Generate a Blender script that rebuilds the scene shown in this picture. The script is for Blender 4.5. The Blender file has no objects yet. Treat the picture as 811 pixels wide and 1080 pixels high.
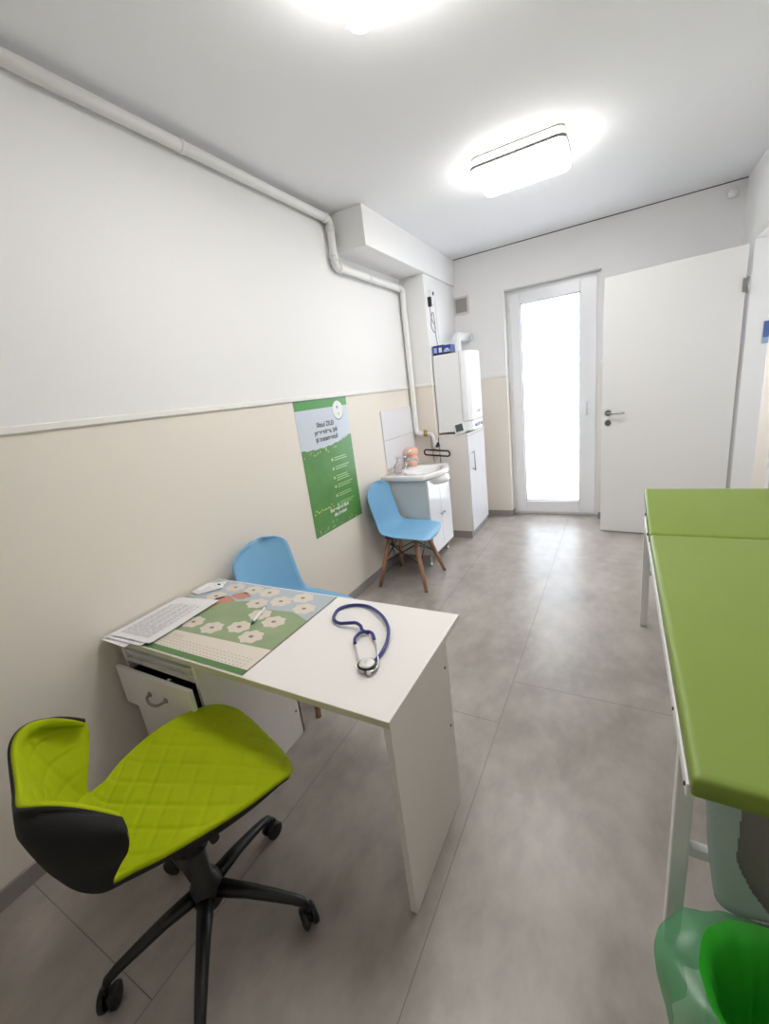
import bpy, bmesh, math, random
from mathutils import Vector, Matrix
random.seed(7)
PI = math.pi
S = bpy.context.scene
C = S.collection

# ------------------------------------------------------------ camera
cam_d = bpy.data.cameras.new('camera'); cam = bpy.data.objects.new('camera', cam_d); C.objects.link(cam)
R_, D_, F_ = ((0.87371402, 0.47057013, -0.1232378), (0.02385324, -0.29448762, -0.95535756), (-0.48585474, 0.83176968, -0.26852258))
cam.matrix_world = Matrix(((R_[0], -D_[0], -F_[0], 0), (R_[1], -D_[1], -F_[1], 0), (R_[2], -D_[2], -F_[2], 1.5), (0, 0, 0, 1)))
cam_d.sensor_fit = 'VERTICAL'; cam_d.sensor_height = 24.0
cam_d.lens = 439.37 * 24.0 / 1080.0
cam_d.clip_start = 0.02
S.camera = cam

# ------------------------------------------------------------ world, light, exposure
wd = bpy.data.worlds.new('overcast_daylight'); S.world = wd; wd.use_nodes = True
bg = wd.node_tree.nodes['Background']
bg.inputs[0].default_value = (0.88, 0.93, 1.0, 1); bg.inputs[1].default_value = 6.5
LAMP = 22.0
S.view_settings.view_transform = 'Standard'; S.view_settings.look = 'None'
S.view_settings.gamma = 1.0; S.view_settings.use_curve_mapping = False
S.view_settings.exposure = 0.14
pl = bpy.data.lights.new('balcony_door_daylight_portal', 'AREA'); pl.shape = 'RECTANGLE'; pl.size = 0.8; pl.size_y = 2.3
pl.cycles.is_portal = True
po = bpy.data.objects.new('balcony_door_daylight_portal', pl); C.objects.link(po)
po.location = (-0.62, 4.9, 1.2); po.rotation_euler = (-PI/2, 0, 0)
pl2 = bpy.data.lights.new('added_window_portal', 'AREA'); pl2.shape = 'RECTANGLE'; pl2.size = 1.3; pl2.size_y = 1.4  # sampling portal for the added, unseen next-room window
pl2.cycles.is_portal = True
po2 = bpy.data.objects.new('added_window_portal', pl2); C.objects.link(po2)
po2.location = (2.42, 3.7, 1.6); po2.rotation_euler = (0, PI/2, 0)

# ------------------------------------------------------------ materials
MATS = {}
def lin(c):
    return tuple(((v/255)/12.92 if v/255 <= .04045 else ((v/255+.055)/1.055)**2.4) for v in c)
def mat(name, rgb, rough=.5, metal=0, spec=.5, bump=None, noise=None, trans=0, alpha=1, sheen=0, coat=0, emit=None):
    m = bpy.data.materials.new(name); m.use_nodes = True; nt = m.node_tree; b = nt.nodes['Principled BSDF']
    col = lin(rgb)
    b.inputs['Base Color'].default_value = (*col, 1); b.inputs['Roughness'].default_value = rough
    b.inputs['Metallic'].default_value = metal; b.inputs['Specular IOR Level'].default_value = spec
    if trans: b.inputs['Transmission Weight'].default_value = trans
    if alpha < 1: b.inputs['Alpha'].default_value = alpha
    if coat: b.inputs['Coat Weight'].default_value = coat; b.inputs['Coat Roughness'].default_value = .1
    if emit: b.inputs['Emission Color'].default_value = (*emit[0], 1); b.inputs['Emission Strength'].default_value = emit[1]
    tc = nt.nodes.new('ShaderNodeTexCoord')
    if noise:   # (scale, amount, detail, stretch)
        sc, amt, det, st = noise
        mp = nt.nodes.new('ShaderNodeMapping'); mp.inputs['Scale'].default_value = st
        nt.links.new(tc.outputs['Object'], mp.inputs[0])
        n = nt.nodes.new('ShaderNodeTexNoise'); n.inputs['Scale'].default_value = sc; n.inputs['Detail'].default_value = det
        nt.links.new(mp.outputs[0], n.inputs['Vector'])
        r = nt.nodes.new('ShaderNodeValToRGB')
        r.color_ramp.elements[0].position = .3; r.color_ramp.elements[1].position = .7
        r.color_ramp.elements[0].color = (*[max(0, c*(1-amt)) for c in col], 1)
        r.color_ramp.elements[1].color = (*[min(1, c*(1+amt)) for c in col], 1)
        nt.links.new(n.outputs[0], r.inputs[0]); nt.links.new(r.outputs[0], b.inputs['Base Color'])
    if bump:
        n2 = nt.nodes.new('ShaderNodeTexNoise'); n2.inputs['Scale'].default_value = bump[0]; n2.inputs['Detail'].default_value = 4
        nt.links.new(tc.outputs['Object'], n2.inputs['Vector'])
        bp = nt.nodes.new('ShaderNodeBump'); bp.inputs['Strength'].default_value = bump[1]; bp.inputs['Distance'].default_value = .003
        nt.links.new(n2.outputs[0], bp.inputs['Height']); nt.links.new(bp.outputs[0], b.inputs['Normal'])
    MATS[name] = m
    return m
M = MATS
mat('wall_white', (240, 239, 238), .7, spec=.3, bump=(60, .12))
mat('ceiling_white', (247, 247, 249), .85, spec=.2, bump=(50, .08))
mat('paint_white', (238, 237, 235), .35)
mat('trim_white', (240, 238, 234), .4)
mat('melamine', (238, 234, 229), .35, noise=(3, .006, 4, (1, 30, 1)))
mat('melamine_edge', (212, 211, 184), .45)
mat('gloss_white', (236, 236, 240), .12, coat=.5)
mat('grey_board', (220, 218, 212), .4)
mat('plastic_white', (238, 238, 240), .3)
mat('pvc', (244, 244, 246), .25)
mat('ceramic', (240, 240, 240), .08, coat=.6)
mat('chrome', (205, 205, 208), .15, metal=1)
mat('steel', (150, 150, 150), .3, metal=1)
mat('dark_steel', (60, 62, 64), .35, metal=.8)
mat('black_metal', (14, 14, 15), .4, spec=.5)
mat('black_plastic', (16, 16, 17), .45)
mat('black_fabric', (17, 17, 16), .85, bump=(400, .5))
mat('lime_fabric', (172, 186, 4), .75, spec=.2, bump=(500, .35), noise=(9, .04, 3, (1, 1, 1)))
mat('lime_vinyl', (130, 152, 60), .42, spec=.4, bump=(200, .06), noise=(2, .03, 2, (1, 1, 1)))
mat('blue_shell', (132, 184, 220), .42, spec=.4)
mat('wood', (178, 134, 108), .5, noise=(6, .16, 5, (14, 14, 1.5)))
mat('baseboard_tile', (152, 147, 145), .4, noise=(5, .06, 4, (1, 1, 1)))
mat('grout', (132, 126, 120), .8)
mat('peach', (246, 196, 174), .45)
mat('brass', (178, 148, 96), .3, metal=1)
mat('carton_blue', (38, 66, 140), .5)
mat('carton_light', (168, 190, 232), .5)
mat('carton_navy', (24, 26, 48), .5)
mat('carton_white', (225, 228, 235), .5)
mat('vent_grey', (165, 160, 158), .5)
mat('vent_frame', (214, 210, 204), .5)
mat('screen_grey', (84, 94, 96), .25)
mat('label_grey', (140, 140, 160), .5)
mat('paper', (236, 234, 236), .7)
mat('paper_ink', (172, 170, 176), .7)
mat('ink_dark', (70, 74, 84), .6)
mat('poster_sky', (206, 213, 224), .3)
mat('poster_green', (92, 148, 76), .3, noise=(5, .12, 4, (1, 1, 1)))
mat('poster_green_bar', (86, 156, 84), .3)
mat('poster_white', (232, 234, 232), .3)
mat('poster_mint', (176, 214, 150), .3)
mat('flower_pink', (196, 110, 110), .4)
mat('flower_yellow', (196, 184, 90), .4)
mat('pad_green', (142, 162, 122), .35, noise=(6, .1, 3, (1, 1, 1)))
mat('pad_blue', (178, 188, 196), .35)
mat('pad_cream', (226, 216, 204), .35)
mat('pad_dark_green', (84, 128, 72), .35)
mat('pad_flower', (218, 208, 194), .35)
mat('pad_dot', (150, 118, 100), .35)
mat('pad_rose', (200, 138, 118), .35)
mat('pad_line', (190, 178, 168), .35)
mat('dark_edge', (52, 52, 50), .5)
mat('pen_green', (30, 80, 60), .35)
mat('tube_blue', (28, 28, 120), .35, coat=.3)
mat('stetho_ring', (30, 30, 36), .4)
mat('bin_green', (20, 130, 30), .35)
mat('bin_grey', (128, 122, 122), .5)
mat('notice_blue', (86, 112, 168), .4)
mat('notice_pale', (150, 180, 205), .4)
mat('lamp_rim', (120, 118, 118), .4)
mat('lamp_glow', (255, 255, 255), .5, emit=((1.0, .98, .955), LAMP))
mat('lamp_glow_side', (255, 255, 255), .5, emit=((1.0, .98, .955), LAMP*.3))
mat('bright_metal', (225, 225, 220), .38, metal=.35)
mat('hinge', (160, 158, 154), .35, metal=.8)
mat('strip_dark', (70, 70, 70), .7)
mat('outdoor_concrete', (190, 190, 188), .8)

def mix_mat(name, rgb, a, b_, fac, rough=.3):
    m = bpy.data.materials.new(name); m.use_nodes = True; nt = m.node_tree; nt.nodes.clear()
    o = nt.nodes.new('ShaderNodeOutputMaterial'); mx = nt.nodes.new('ShaderNodeMixShader'); mx.inputs[0].default_value = fac
    def mk(k):
        n = nt.nodes.new(k)
        if k == 'ShaderNodeBsdfPrincipled':
            n.inputs['Base Color'].default_value = (*lin(rgb), 1); n.inputs['Roughness'].default_value = rough
        else:
            n.inputs['Color'].default_value = (*[.5*c+.5 if ('film' in name and 'Transparent' in k) else c for c in lin(rgb)], 1)
            if 'Glossy' in k: n.inputs['Roughness'].default_value = rough
        return n
    x, y = mk(a), mk(b_)
    nt.links.new(x.outputs[0], mx.inputs[1]); nt.links.new(y.outputs[0], mx.inputs[2]); nt.links.new(mx.outputs[0], o.inputs[0])
    MATS[name] = m; return m
mix_mat('window_glass', (245, 248, 250), 'ShaderNodeBsdfTransparent', 'ShaderNodeBsdfGlossy', .06, .03)
mix_mat('clear_plastic', (230, 225, 225), 'ShaderNodeBsdfTransparent', 'ShaderNodeBsdfPrincipled', .4, .1)
mix_mat('teal_film', (196, 216, 210), 'ShaderNodeBsdfTransparent', 'ShaderNodeBsdfPrincipled', .72, .25)
mix_mat('green_film', (120, 205, 150), 'ShaderNodeBsdfTransparent', 'ShaderNodeBsdfPrincipled', .3, .2)
mix_mat('green_film_inner', (80, 225, 74), 'ShaderNodeBsdfTranslucent', 'ShaderNodeBsdfPrincipled', .75, .25)

# wall with a cream dado below z = 1.54 (two paints on one wall)
def dado(name):
    m = mat(name, (230, 228, 226), .6, spec=.3, bump=(60, .12)); nt = m.node_tree; b = nt.nodes['Principled BSDF']
    g = nt.nodes.new('ShaderNodeNewGeometry'); sp = nt.nodes.new('ShaderNodeSeparateXYZ'); nt.links.new(g.outputs['Position'], sp.inputs[0])
    gt = nt.nodes.new('ShaderNodeMath'); gt.operation = 'GREATER_THAN'; gt.inputs[1].default_value = 1.535
    nt.links.new(sp.outputs['Z'], gt.inputs[0])
    mx = nt.nodes.new('ShaderNodeMix'); mx.data_type = 'RGBA'
    mx.inputs['A'].default_value = (*lin((238, 230, 219)), 1); mx.inputs['B'].default_value = (*lin((240, 239, 238)), 1)
    nt.links.new(gt.outputs[0], mx.inputs['Factor']); nt.links.new(mx.outputs['Result'], b.inputs['Base Color'])
dado('wall_dado')

# concrete-look floor tile
def tile_floor():
    m = mat('floor_tile', (160, 153, 148), .3, spec=.5); nt = m.node_tree; b = nt.nodes['Principled BSDF']
    tc = nt.nodes.new('ShaderNodeTexCoord')
    n1 = nt.nodes.new('ShaderNodeTexNoise'); n1.inputs['Scale'].default_value = 2.6; n1.inputs['Detail'].default_value = 8; n1.inputs['Roughness'].default_value = .62
    n2 = nt.nodes.new('ShaderNodeTexNoise'); n2.inputs['Scale'].default_value = 9; n2.inputs['Detail'].default_value = 6
    mp = nt.nodes.new('ShaderNodeMapping'); mp.inputs['Scale'].default_value = (1.5, 1.0, 1); mp.inputs['Rotation'].default_value = (0, 0, .5)
    nt.links.new(tc.outputs['Object'], mp.inputs[0])
    nt.links.new(mp.outputs[0], n1.inputs['Vector']); nt.links.new(mp.outputs[0], n2.inputs['Vector'])
    ad = nt.nodes.new('ShaderNodeMath'); ad.operation = 'MULTIPLY_ADD'; ad.inputs[1].default_value = .35
    nt.links.new(n2.outputs[0], ad.inputs[0]); nt.links.new(n1.outputs[0], ad.inputs[2])
    r = nt.nodes.new('ShaderNodeValToRGB'); e = r.color_ramp.elements
    e[0].position = .44; e[0].color = (*lin((148, 138, 130)), 1); e[1].position = .9; e[1].color = (*lin((184, 176, 168)), 1)
    nt.links.new(ad.outputs[0], r.inputs[0]); nt.links.new(r.outputs[0], b.inputs['Base Color'])
    rr = nt.nodes.new('ShaderNodeMapRange'); rr.inputs['To Min'].default_value = .24; rr.inputs['To Max'].default_value = .4
    nt.links.new(n1.outputs[0], rr.inputs[0]); nt.links.new(rr.outputs[0], b.inputs['Roughness'])
tile_floor()

# ------------------------------------------------------------ mesh helpers
class B:
    def __init__(s): s.bm = bmesh.new(); s.mi = 0
    def mat(s, i): s.mi = i; return s
    def face(s, pts):
        f = s.bm.faces.new([s.bm.verts.new(p) for p in pts]); f.material_index = s.mi; return f
    def box(s, x0, x1, y0, y1, z0, z1, bev=0, seg=2, rot=None):
        t = bmesh.new(); r = bmesh.ops.create_cube(t, size=1)
        for v in t.verts: v.co = Vector(((v.co.x+.5)*(x1-x0)+x0, (v.co.y+.5)*(y1-y0)+y0, (v.co.z+.5)*(z1-z0)+z0))
        if bev: bmesh.ops.bevel(t, geom=list(t.edges), offset=bev, segments=seg, affect='EDGES', profile=.5)
        if rot: bmesh.ops.transform(t, matrix=rot, verts=t.verts)
        s.join(t); return s
    def join(s, t):
        mp = {}
        for v in t.verts: mp[v] = s.bm.verts.new(v.co)
        for f in t.faces:
            try:
                g = s.bm.faces.new([mp[v] for v in f.verts]); g.material_index = s.mi; g.smooth = f.smooth
            except ValueError: pass
        t.free()
    def loft(s, rings, closed=True, cap=True):
        vs = [[s.bm.verts.new(p) for p in r] for r in rings]
        n = len(vs[0])
        for a, b in zip(vs, vs[1:]):
            for i in range(n if closed else n-1):
                j = (i+1) % n
                f = s.bm.faces.new([a[i], a[j], b[j], b[i]]); f.material_index = s.mi; f.smooth = True
        if cap and closed:
            for r in (vs[0][::-1], vs[-1]):
                f = s.bm.faces.new(r); f.material_index = s.mi
        return vs
    def tube(s, path, r, n=12, cap=True, flat=1.0):
        P = [Vector(p) for p in path]; rad = r if hasattr(r, '__len__') else [r]*len(P)
        rings = []; up = None
        for i, p in enumerate(P):
            t = (P[min(i+1, len(P)-1)] - P[max(i-1, 0)]).normalized()
            if up is None:
                up = Vector((0, 0, 1)) if abs(t.z) < .9 else Vector((1, 0, 0))
            a = t.cross(up)
            if a.length < 1e-4: a = t.cross(Vector((0, 1, 0)))
            a.normalize(); b = a.cross(t).normalized(); up = b
            rings.append([p + (a*math.cos(2*PI*k/n) + b*math.sin(2*PI*k/n)*flat)*rad[i] for k in range(n)])
        s.loft(rings, True, cap); return s
    def lathe(s, prof, cx, cy, n=32, cap=False, axis='z', sx=1, sy=1):
        rings = []
        for r, z in prof:
            rings.append([(cx+r*math.cos(2*PI*k/n)*sx, cy+r*math.sin(2*PI*k/n)*sy, z) for k in range(n)])
        s.loft(rings, True, cap); return s
    def disc(s, c, nrm, r, t, n=24):
        c = Vector(c); nrm = Vector(nrm).normalized()
        s.tube([c, c+nrm*t], r, n); return s
    def prism(s, pts, ax, a0, a1):
        def P(p, a):
            return {'x': (a, p[0], p[1]), 'y': (p[0], a, p[1]), 'z': (p[0], p[1], a)}[ax]
        A = [s.bm.verts.new(P(p, a0)) for p in pts]; Bv = [s.bm.verts.new(P(p, a1)) for p in pts]
        n = len(pts)
        for f in ([A[i] for i in range(n)][::-1], Bv): s.bm.faces.new(f).material_index = s.mi
        for i in range(n):
            f = s.bm.faces.new([A[i], A[(i+1) % n], Bv[(i+1) % n], Bv[i]]); f.material_index = s.mi
        return s

def origin_of(p):
    v = Vector((0, 0, 0))
    while p: v += p.location; p = p.parent
    return v
def obj(name, b, mats, parent=None, bevel=0, smooth=None, sub=0, solid=0, seg=2):
    if not isinstance(mats, (list, tuple)): mats = [mats]
    bm = b.bm
    bmesh.ops.recalc_face_normals(bm, faces=bm.faces)
    off = origin_of(parent)
    me = bpy.data.meshes.new(name)
    if parent is None:
        xs = [v.co for v in bm.verts]
        lo = Vector([min(c[i] for c in xs) for i in range(3)]); hi = Vector([max(c[i] for c in xs) for i in range(3)])
        off = Vector(((lo.x+hi.x)/2, (lo.y+hi.y)/2, lo.z))
    for v in bm.verts: v.co -= off
    if smooth:
        for f in bm.faces: f.smooth = True
    bm.to_mesh(me); bm.free()
    for m in mats: me.materials.append(MATS[m])
    o = bpy.data.objects.new(name, me); C.objects.link(o); o.parent = parent
    if parent is None: o.location = off
    if smooth == 'auto' or smooth is None:
        try: me.shade_auto = True
        except Exception: pass
    if solid:
        md = o.modifiers.new('s', 'SOLIDIFY'); md.thickness = solid; md.offset = 0
    if bevel:
        md = o.modifiers.new('b', 'BEVEL'); md.width = bevel; md.segments = seg; md.limit_method = 'ANGLE'; md.angle_limit = .7
    if sub:
        md = o.modifiers.new('u', 'SUBSURF'); md.levels = sub; md.render_levels = sub
    return o
def thing(name, label, cat, loc=(0, 0, 0), group=None):
    o = bpy.data.objects.new(name, None); C.objects.link(o); o.location = loc; o.empty_display_size = .1
    return tag(o, label, cat, group)
def tag(o, label, cat, group=None):
    o['label'] = label; o['category'] = cat
    if group: o['group'] = group
    return o
def struct(name, b, mats, parent=None, label=None, **k):
    o = obj(name, b, mats, parent, **k)
    if parent is None: o['kind'] = 'structure'
    if label: o['label'] = label
    return o
def cat_rom(P, n=8, closed=False):
    P = [Vector(p) for p in P]; out = []
    m = len(P)
    for i in range(m-1):
        a, b, c, d = P[max(i-1, 0)], P[i], P[i+1], P[min(i+2, m-1)]
        for k in range(n):
            t = k/n
            out.append(.5*((2*b)+(c-a)*t+(2*a-5*b+4*c-d)*t*t+(3*b-a-3*c+d)*t**3))
    out.append(P[-1]); return out
def rounded_rect(x0, x1, y0, y1, r, n=6):
    out = []
    for cx, cy, a in ((x1-r, y1-r, 0), (x0+r, y1-r, PI/2), (x0+r, y0+r, PI), (x1-r, y0+r, 1.5*PI)):
        for k in range(n+1):
            t = a+PI/2*k/n; out.append((cx+r*math.cos(t), cy+r*math.sin(t)))
    return out
def rr_loft(b, levels, n=6):
    # levels: (x0,x1,y0,y1,r,z)
    b.loft([[(x, y, z) for x, y in rounded_rect(x0, x1, y0, y1, r, n)] for x0, x1, y0, y1, r, z in levels])
def text_faces(b, body, size, fn, bold=0):
    cu = bpy.data.curves.new('t', 'FONT'); cu.body = body; cu.size = size; cu.align_x = 'CENTER'; cu.offset = bold
    to = bpy.data.objects.new('t', cu); C.objects.link(to)
    dg = bpy.context.evaluated_depsgraph_get(); me = bpy.data.meshes.new_from_object(to.evaluated_get(dg))
    vs = [b.bm.verts.new(fn(v.co.x, v.co.y)) for v in me.vertices]
    for p in me.polygons:
        try: b.bm.faces.new([vs[i] for i in p.vertices]).material_index = b.mi
        except ValueError: pass
    bpy.data.objects.remove(to); bpy.data.meshes.remove(me); bpy.data.curves.remove(cu)

# ------------------------------------------------------------ room shell
XW, XR, YB, YN, ZC = -1.78, .81, 4.63, -1.3, 2.73
CX = 2.3      # far side of the next room
b = B()
g = .0014
cols = [(XW-.1, -1.075, [YN, -1.4+.255, .255, 1.55+.1, 2.79, 4.3, 5.4]), (-1.075, -.445, [YN, -.07, 1.55, 3.17, 4.79, 5.4]),
        (-.445, .37, [YN, .2, 1.85, 3.5, 5.4]), (.37, 1.185, [YN, -.6, 1.02, 2.66, 4.3, 5.4]), (1.185, CX+.1, [YN, .2, 1.85, 3.5, 5.4])]
b.mat(1).box(XW-.1, CX+.1, YN, 5.4, -.08, -.0012)
b.mat(0)
for x0, x1, ys in cols:
    for y0, y1 in zip(ys, ys[1:]):
        b.face([(x0+g, y0+g, 0), (x1-g, y0+g, 0), (x1-g, y1-g, 0), (x0+g, y1-g, 0)])
fl = struct('floor', b, ['floor_tile', 'grout'])
b = B().box(XW-.1, CX+.1, YN-.1, 4.85, ZC, ZC+.1); struct('ceiling', b, 'ceiling_white')
b = B().box(XW-.12, XW, YN-.1, YB+.25, 0, ZC); struct('wall_left', b, 'wall_dado')
b = B().box(XW, CX, YN-.12, YN, 0, ZC); struct('wall_near', b, 'wall_dado')
RX0, RX1, RZ = -1.03, -.165, 2.345        # balcony door recess
b = B(); b.box(XW, RX0, YB, YB+.25, 0, ZC); b.box(RX1, CX, YB, YB+.25, 0, ZC); b.box(RX0, RX1, YB, YB+.25, RZ, ZC)
struct('wall_back', b, 'wall_dado')
OY0, OY1, OZ = 3.28, 4.2, 2.25             # doorway in right wall
b = B(); b.box(XR, XR+.11, YN, OY0, 0, ZC); b.box(XR, XR+.11, OY1, YB, 0, ZC); b.box(XR, XR+.11, OY0, OY1, OZ, ZC)
struct('wall_right', b, 'wall_dado')
b = B(); b.box(CX, CX+.1, YN, 3.05, 0, ZC); b.box(CX, CX+.1, 4.35, YB+.25, 0, ZC); b.box(CX, CX+.1, 3.05, 4.35, 0, .9); b.box(CX, CX+.1, 3.05, 4.35, 2.3, ZC)  # opening cut for an added window, to bring daylight in
struct('wall_next_room', b, 'wall_dado')
b = B(); b.box(CX+.03, CX+.08, 3.05, 3.11, .9, 2.3); b.box(CX+.03, CX+.08, 4.29, 4.35, .9, 2.3); b.box(CX+.03, CX+.08, 3.11, 4.29, .9, .96); b.box(CX+.03, CX+.08, 3.11, 4.29, 2.24, 2.3)  # frame of an added, unseen window that brightens the doorway
wn = struct('added_window_1', b, 'pvc', label='added white window, out of view, giving daylight to the room beyond the doorway')
obj('pane', B().box(CX+.05, CX+.056, 3.11, 4.29, .96, 2.24), 'window_glass', None) if False else None
# pillar and beam
PX, PY = -1.545, 3.84
b = B().box(XW, PX, PY, YB, 0, 2.49); struct('wall_pillar', b, 'wall_dado')
b = B().box(XW, -1.52, 2.81, YB, 2.485, ZC); struct('wall_beam', b, 'wall_white', bevel=.004)
# dado trim strips
tz = 1.541
def strip(name, pts):
    struct(name, B().box(*pts, tz-.013, tz+.013), 'trim_white', bevel=.004)
strip('trim_1', (XW, XW+.012, YN, PY))
strip('trim_2', (XW+.012, PX+.01, PY-.01, PY))
strip('trim_3', (PX, PX+.01, PY, YB-.01))
strip('trim_4', (PX+.01, RX0, YB-.01, YB))
strip('trim_5', (RX1, XR, YB-.01, YB))
# baseboards
def base(name, *p): struct(name, B().box(*p, 0, .068), 'baseboard_tile', bevel=.0015)
base('baseboard_left', XW, XW+.011, YN, PY)
base('baseboard_pillar', XW+.011, PX, PY-.011, PY)
base('baseboard_back', PX, RX0, YB-.011, YB)
base('baseboard_recess', RX0, RX0+.011, YB-.011, YB+.09)
base('baseboard_back_right', RX1, XR, YB-.011, YB)
base('baseboard_right', XR-.011, XR, YN, OY0-.07)
# thin dark strip along the back edge of the ceiling
struct('trim_6', B().box(-1.52, XR, YB-.004, YB, ZC-.006, ZC), 'strip_dark')

# ------------------------------------------------------------ balcony door in its recess
FY = YB+.115
dr = bpy.data.objects.new('door_1', None); C.objects.link(dr); dr.location = (-.6, FY, 0); dr['kind'] = 'structure'
dr['label'] = 'white glazed balcony door set in the recess of the back wall'
b = B(); x0, x1, z1 = RX0, RX1, RZ
b.box(x0, x0+.05, FY, FY+.07, 0, z1); b.box(x1-.05, x1, FY, FY+.07, 0, z1); b.box(x0+.05, x1-.05, FY, FY+.07, z1-.05, z1); b.box(x0+.05, x1-.05, FY-.005, FY+.07, 0, .03)
obj('frame', b, 'pvc', dr, bevel=.004)
sx0, sx1, sz0, sz1 = x0+.035, x1-.035, .025, z1-.035
gx0, gx1, gz0, gz1 = -.895, -.345, .155, 2.205
b = B()
b.box(sx0, gx0, FY-.02, FY+.05, sz0, sz1); b.box(gx1, sx1, FY-.02, FY+.05, sz0, sz1)
b.box(gx0, gx1, FY-.02, FY+.05, sz0, gz0); b.box(gx0, gx1, FY-.02, FY+.05, gz1, sz1)
sash = obj('sash', b, 'pvc', dr, bevel=.006)
b = B()
for q in ((gx0, gx0+.008, gz0, gz1), (gx1-.008, gx1, gz0, gz1), (gx0, gx1, gz0, gz0+.008), (gx0, gx1, gz1-.008, gz1)): b.box(q[0], q[1], FY-.006, FY+.01, q[2], q[3])
obj('gasket', b, 'vent_grey', sash)
obj('pane', B().box(gx0, gx1, FY+.012, FY+.022, gz0, gz1), 'window_glass', dr)
b = B().box(-.305, -.275, FY-.032, FY-.02, 1.06, 1.2, .003); b.box(-.3, -.28, FY-.06, FY-.032, 1.16, 1.18); b.box(-.302, -.278, FY-.07, FY-.055, 1.07, 1.185, .004)
obj('handle', b, 'pvc', dr)
b = B()
for z in (.18, 2.2): b.tube([(sx0-.004, FY-.012, z-.05), (sx0-.004, FY-.012, z+.05)], .009)
obj('hinge', b, 'pvc', dr)
# balcony slab outside
struct('trim_7', B().box(RX0-.5, RX1+.5, YB+.25, YB+1.6, -.1, -.03), 'outdoor_concrete')

# ------------------------------------------------------------ interior door, open, leaf beside the back wall
d2 = bpy.data.objects.new('door_2', None); C.objects.link(d2); d2['kind'] = 'structure'; d2.location = (.775, 4.13, 0)
d2['label'] = 'open white interior door swung in front of the back wall'
A = Vector((.775, 4.13, 0)); E_ = Vector((-.13, 4.235, 0)); ux = (E_-A).normalized(); un = Vector((-ux.y, ux.x, 0))
if un.y > 0: un = -un
DM = Matrix(((ux.x, un.x, 0, A.x), (ux.y, un.y, 0, A.y), (0, 0, 1, 0), (0, 0, 0, 1)))
def dbox(b, u0, u1, n0, n1, z0, z1, bev=0): b.box(u0, u1, n0, n1, z0, z1, bev, rot=DM)
L = (E_-A).length
b = B(); dbox(b, .012, L, -.04, 0, .012, 2.19); leaf = obj('leaf', b, 'paint_white', d2, bevel=.002)
def DP(u, n, z): return DM @ Vector((u, n, z))
hu = L-.048
b = B(); b.tube([DP(hu, 0, 1.105), DP(hu, .008, 1.105)], .026, 24); b.tube([DP(hu, .008, 1.105), DP(hu, .045, 1.105)], .01)
b.tube(cat_rom([DP(hu, .04, 1.105), DP(hu-.012, .05, 1.105), DP(hu-.06, .052, 1.104), DP(hu-.13, .05, 1.103)], 5), .009)
obj('handle', b, 'steel', d2)
b = B(); b.tube([DP(hu, 0, 1.02), DP(hu, .008, 1.02)], .026, 24); obj('lock_rose', b, 'steel', d2)
b = B(); dbox(b, L-.001, L+.001, -.032, -.008, .98, 1.16); obj('latch_plate', b, 'steel', d2)
for z in (.28, 1.93):
    b = B(); b.tube([DP(.0, .004, z-.05), DP(.0, .004, z+.05)], .009); dbox(b, .002, .03, -.002, .002, z-.045, z+.045); obj('hinge', b, 'hinge', d2)
# door frame lining the doorway
b = B()
fy0, fy1 = OY0, OY1
b.box(XR-.012, XR+.122, fy1-.03, fy1, 0, OZ-.03); b.box(XR-.012, XR+.122, fy0, fy0+.03, 0, OZ-.03); b.box(XR-.012, XR+.122, fy0, fy1, OZ-.03, OZ)
b.box(XR-.014, XR, fy1, fy1+.055, 0, OZ+.055); b.box(XR-.014, XR, fy0-.055, fy0, 0, OZ+.055); b.box(XR-.014, XR, fy0, fy1, OZ, OZ+.055)
struct('door_3', b, 'paint_white', bevel=.003, label='white frame lining the open doorway in the right wall')
b = B(); b.box(XR+.085, XR+.12, fy1-.033, fy1-.03, 1.56, 1.67); b.mat(1).box(XR+.085, XR+.12, fy1-.0332, fy1-.03, 1.52, 1.56)
tag(obj('notice', b, ['notice_blue', 'notice_pale']), 'small blue notice on the white jamb of the open doorway', 'sign')

# ------------------------------------------------------------ ceiling lamps
def lamp(x0, x1, y0, y1, label):
    t = thing('ceiling_lamp', label, 'ceiling lamp', ((x0+x1)/2, (y0+y1)/2, ZC), 'rounded rectangular ceiling lamps')
    b = B(); rr_loft(b, [(x0+.006, x1-.006, y0+.006, y1-.006, .045, ZC-.006), (x0+.006, x1-.006, y0+.006, y1-.006, .045, ZC)])
    obj('base_plate', b, 'vent_grey', t)
    b = B(); rr_loft(b, [(x0+.012, x1-.012, y0+.012, y1-.012, .045, ZC-.042), (x0+.012, x1-.012, y0+.012, y1-.012, .045, ZC-.0065)])
    obj('upper_diffuser', b, 'lamp_glow_side', t)
    b = B(); rr_loft(b, [(x0-.002, x1+.002, y0-.002, y1+.002, .05, ZC-.058), (x0-.002, x1+.002, y0-.002, y1+.002, .05, ZC-.0425)])
    obj('rim', b, 'lamp_rim', t)
    b = B(); rr_loft(b, [(x0+.03, x1-.03, y0+.03, y1-.03, .04, ZC-.092), (x0+.012, x1-.012, y0+.012, y1-.012, .045, ZC-.09), (x0+.004, x1-.004, y0+.004, y1-.004, .05, ZC-.08), (x0+.002, x1-.002, y0+.002, y1-.002, .05, ZC-.0585)])
    obj('diffuser', b, 'lamp_glow', t)
lamp(-.79, -.275, 2.80, 3.19, 'lit rectangular ceiling lamp nearer the balcony door, seen whole')
lamp(-.80, -.285, 1.19, 1.58, 'lit rectangular ceiling lamp over the desk, cut by top edge of the photo')

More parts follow.
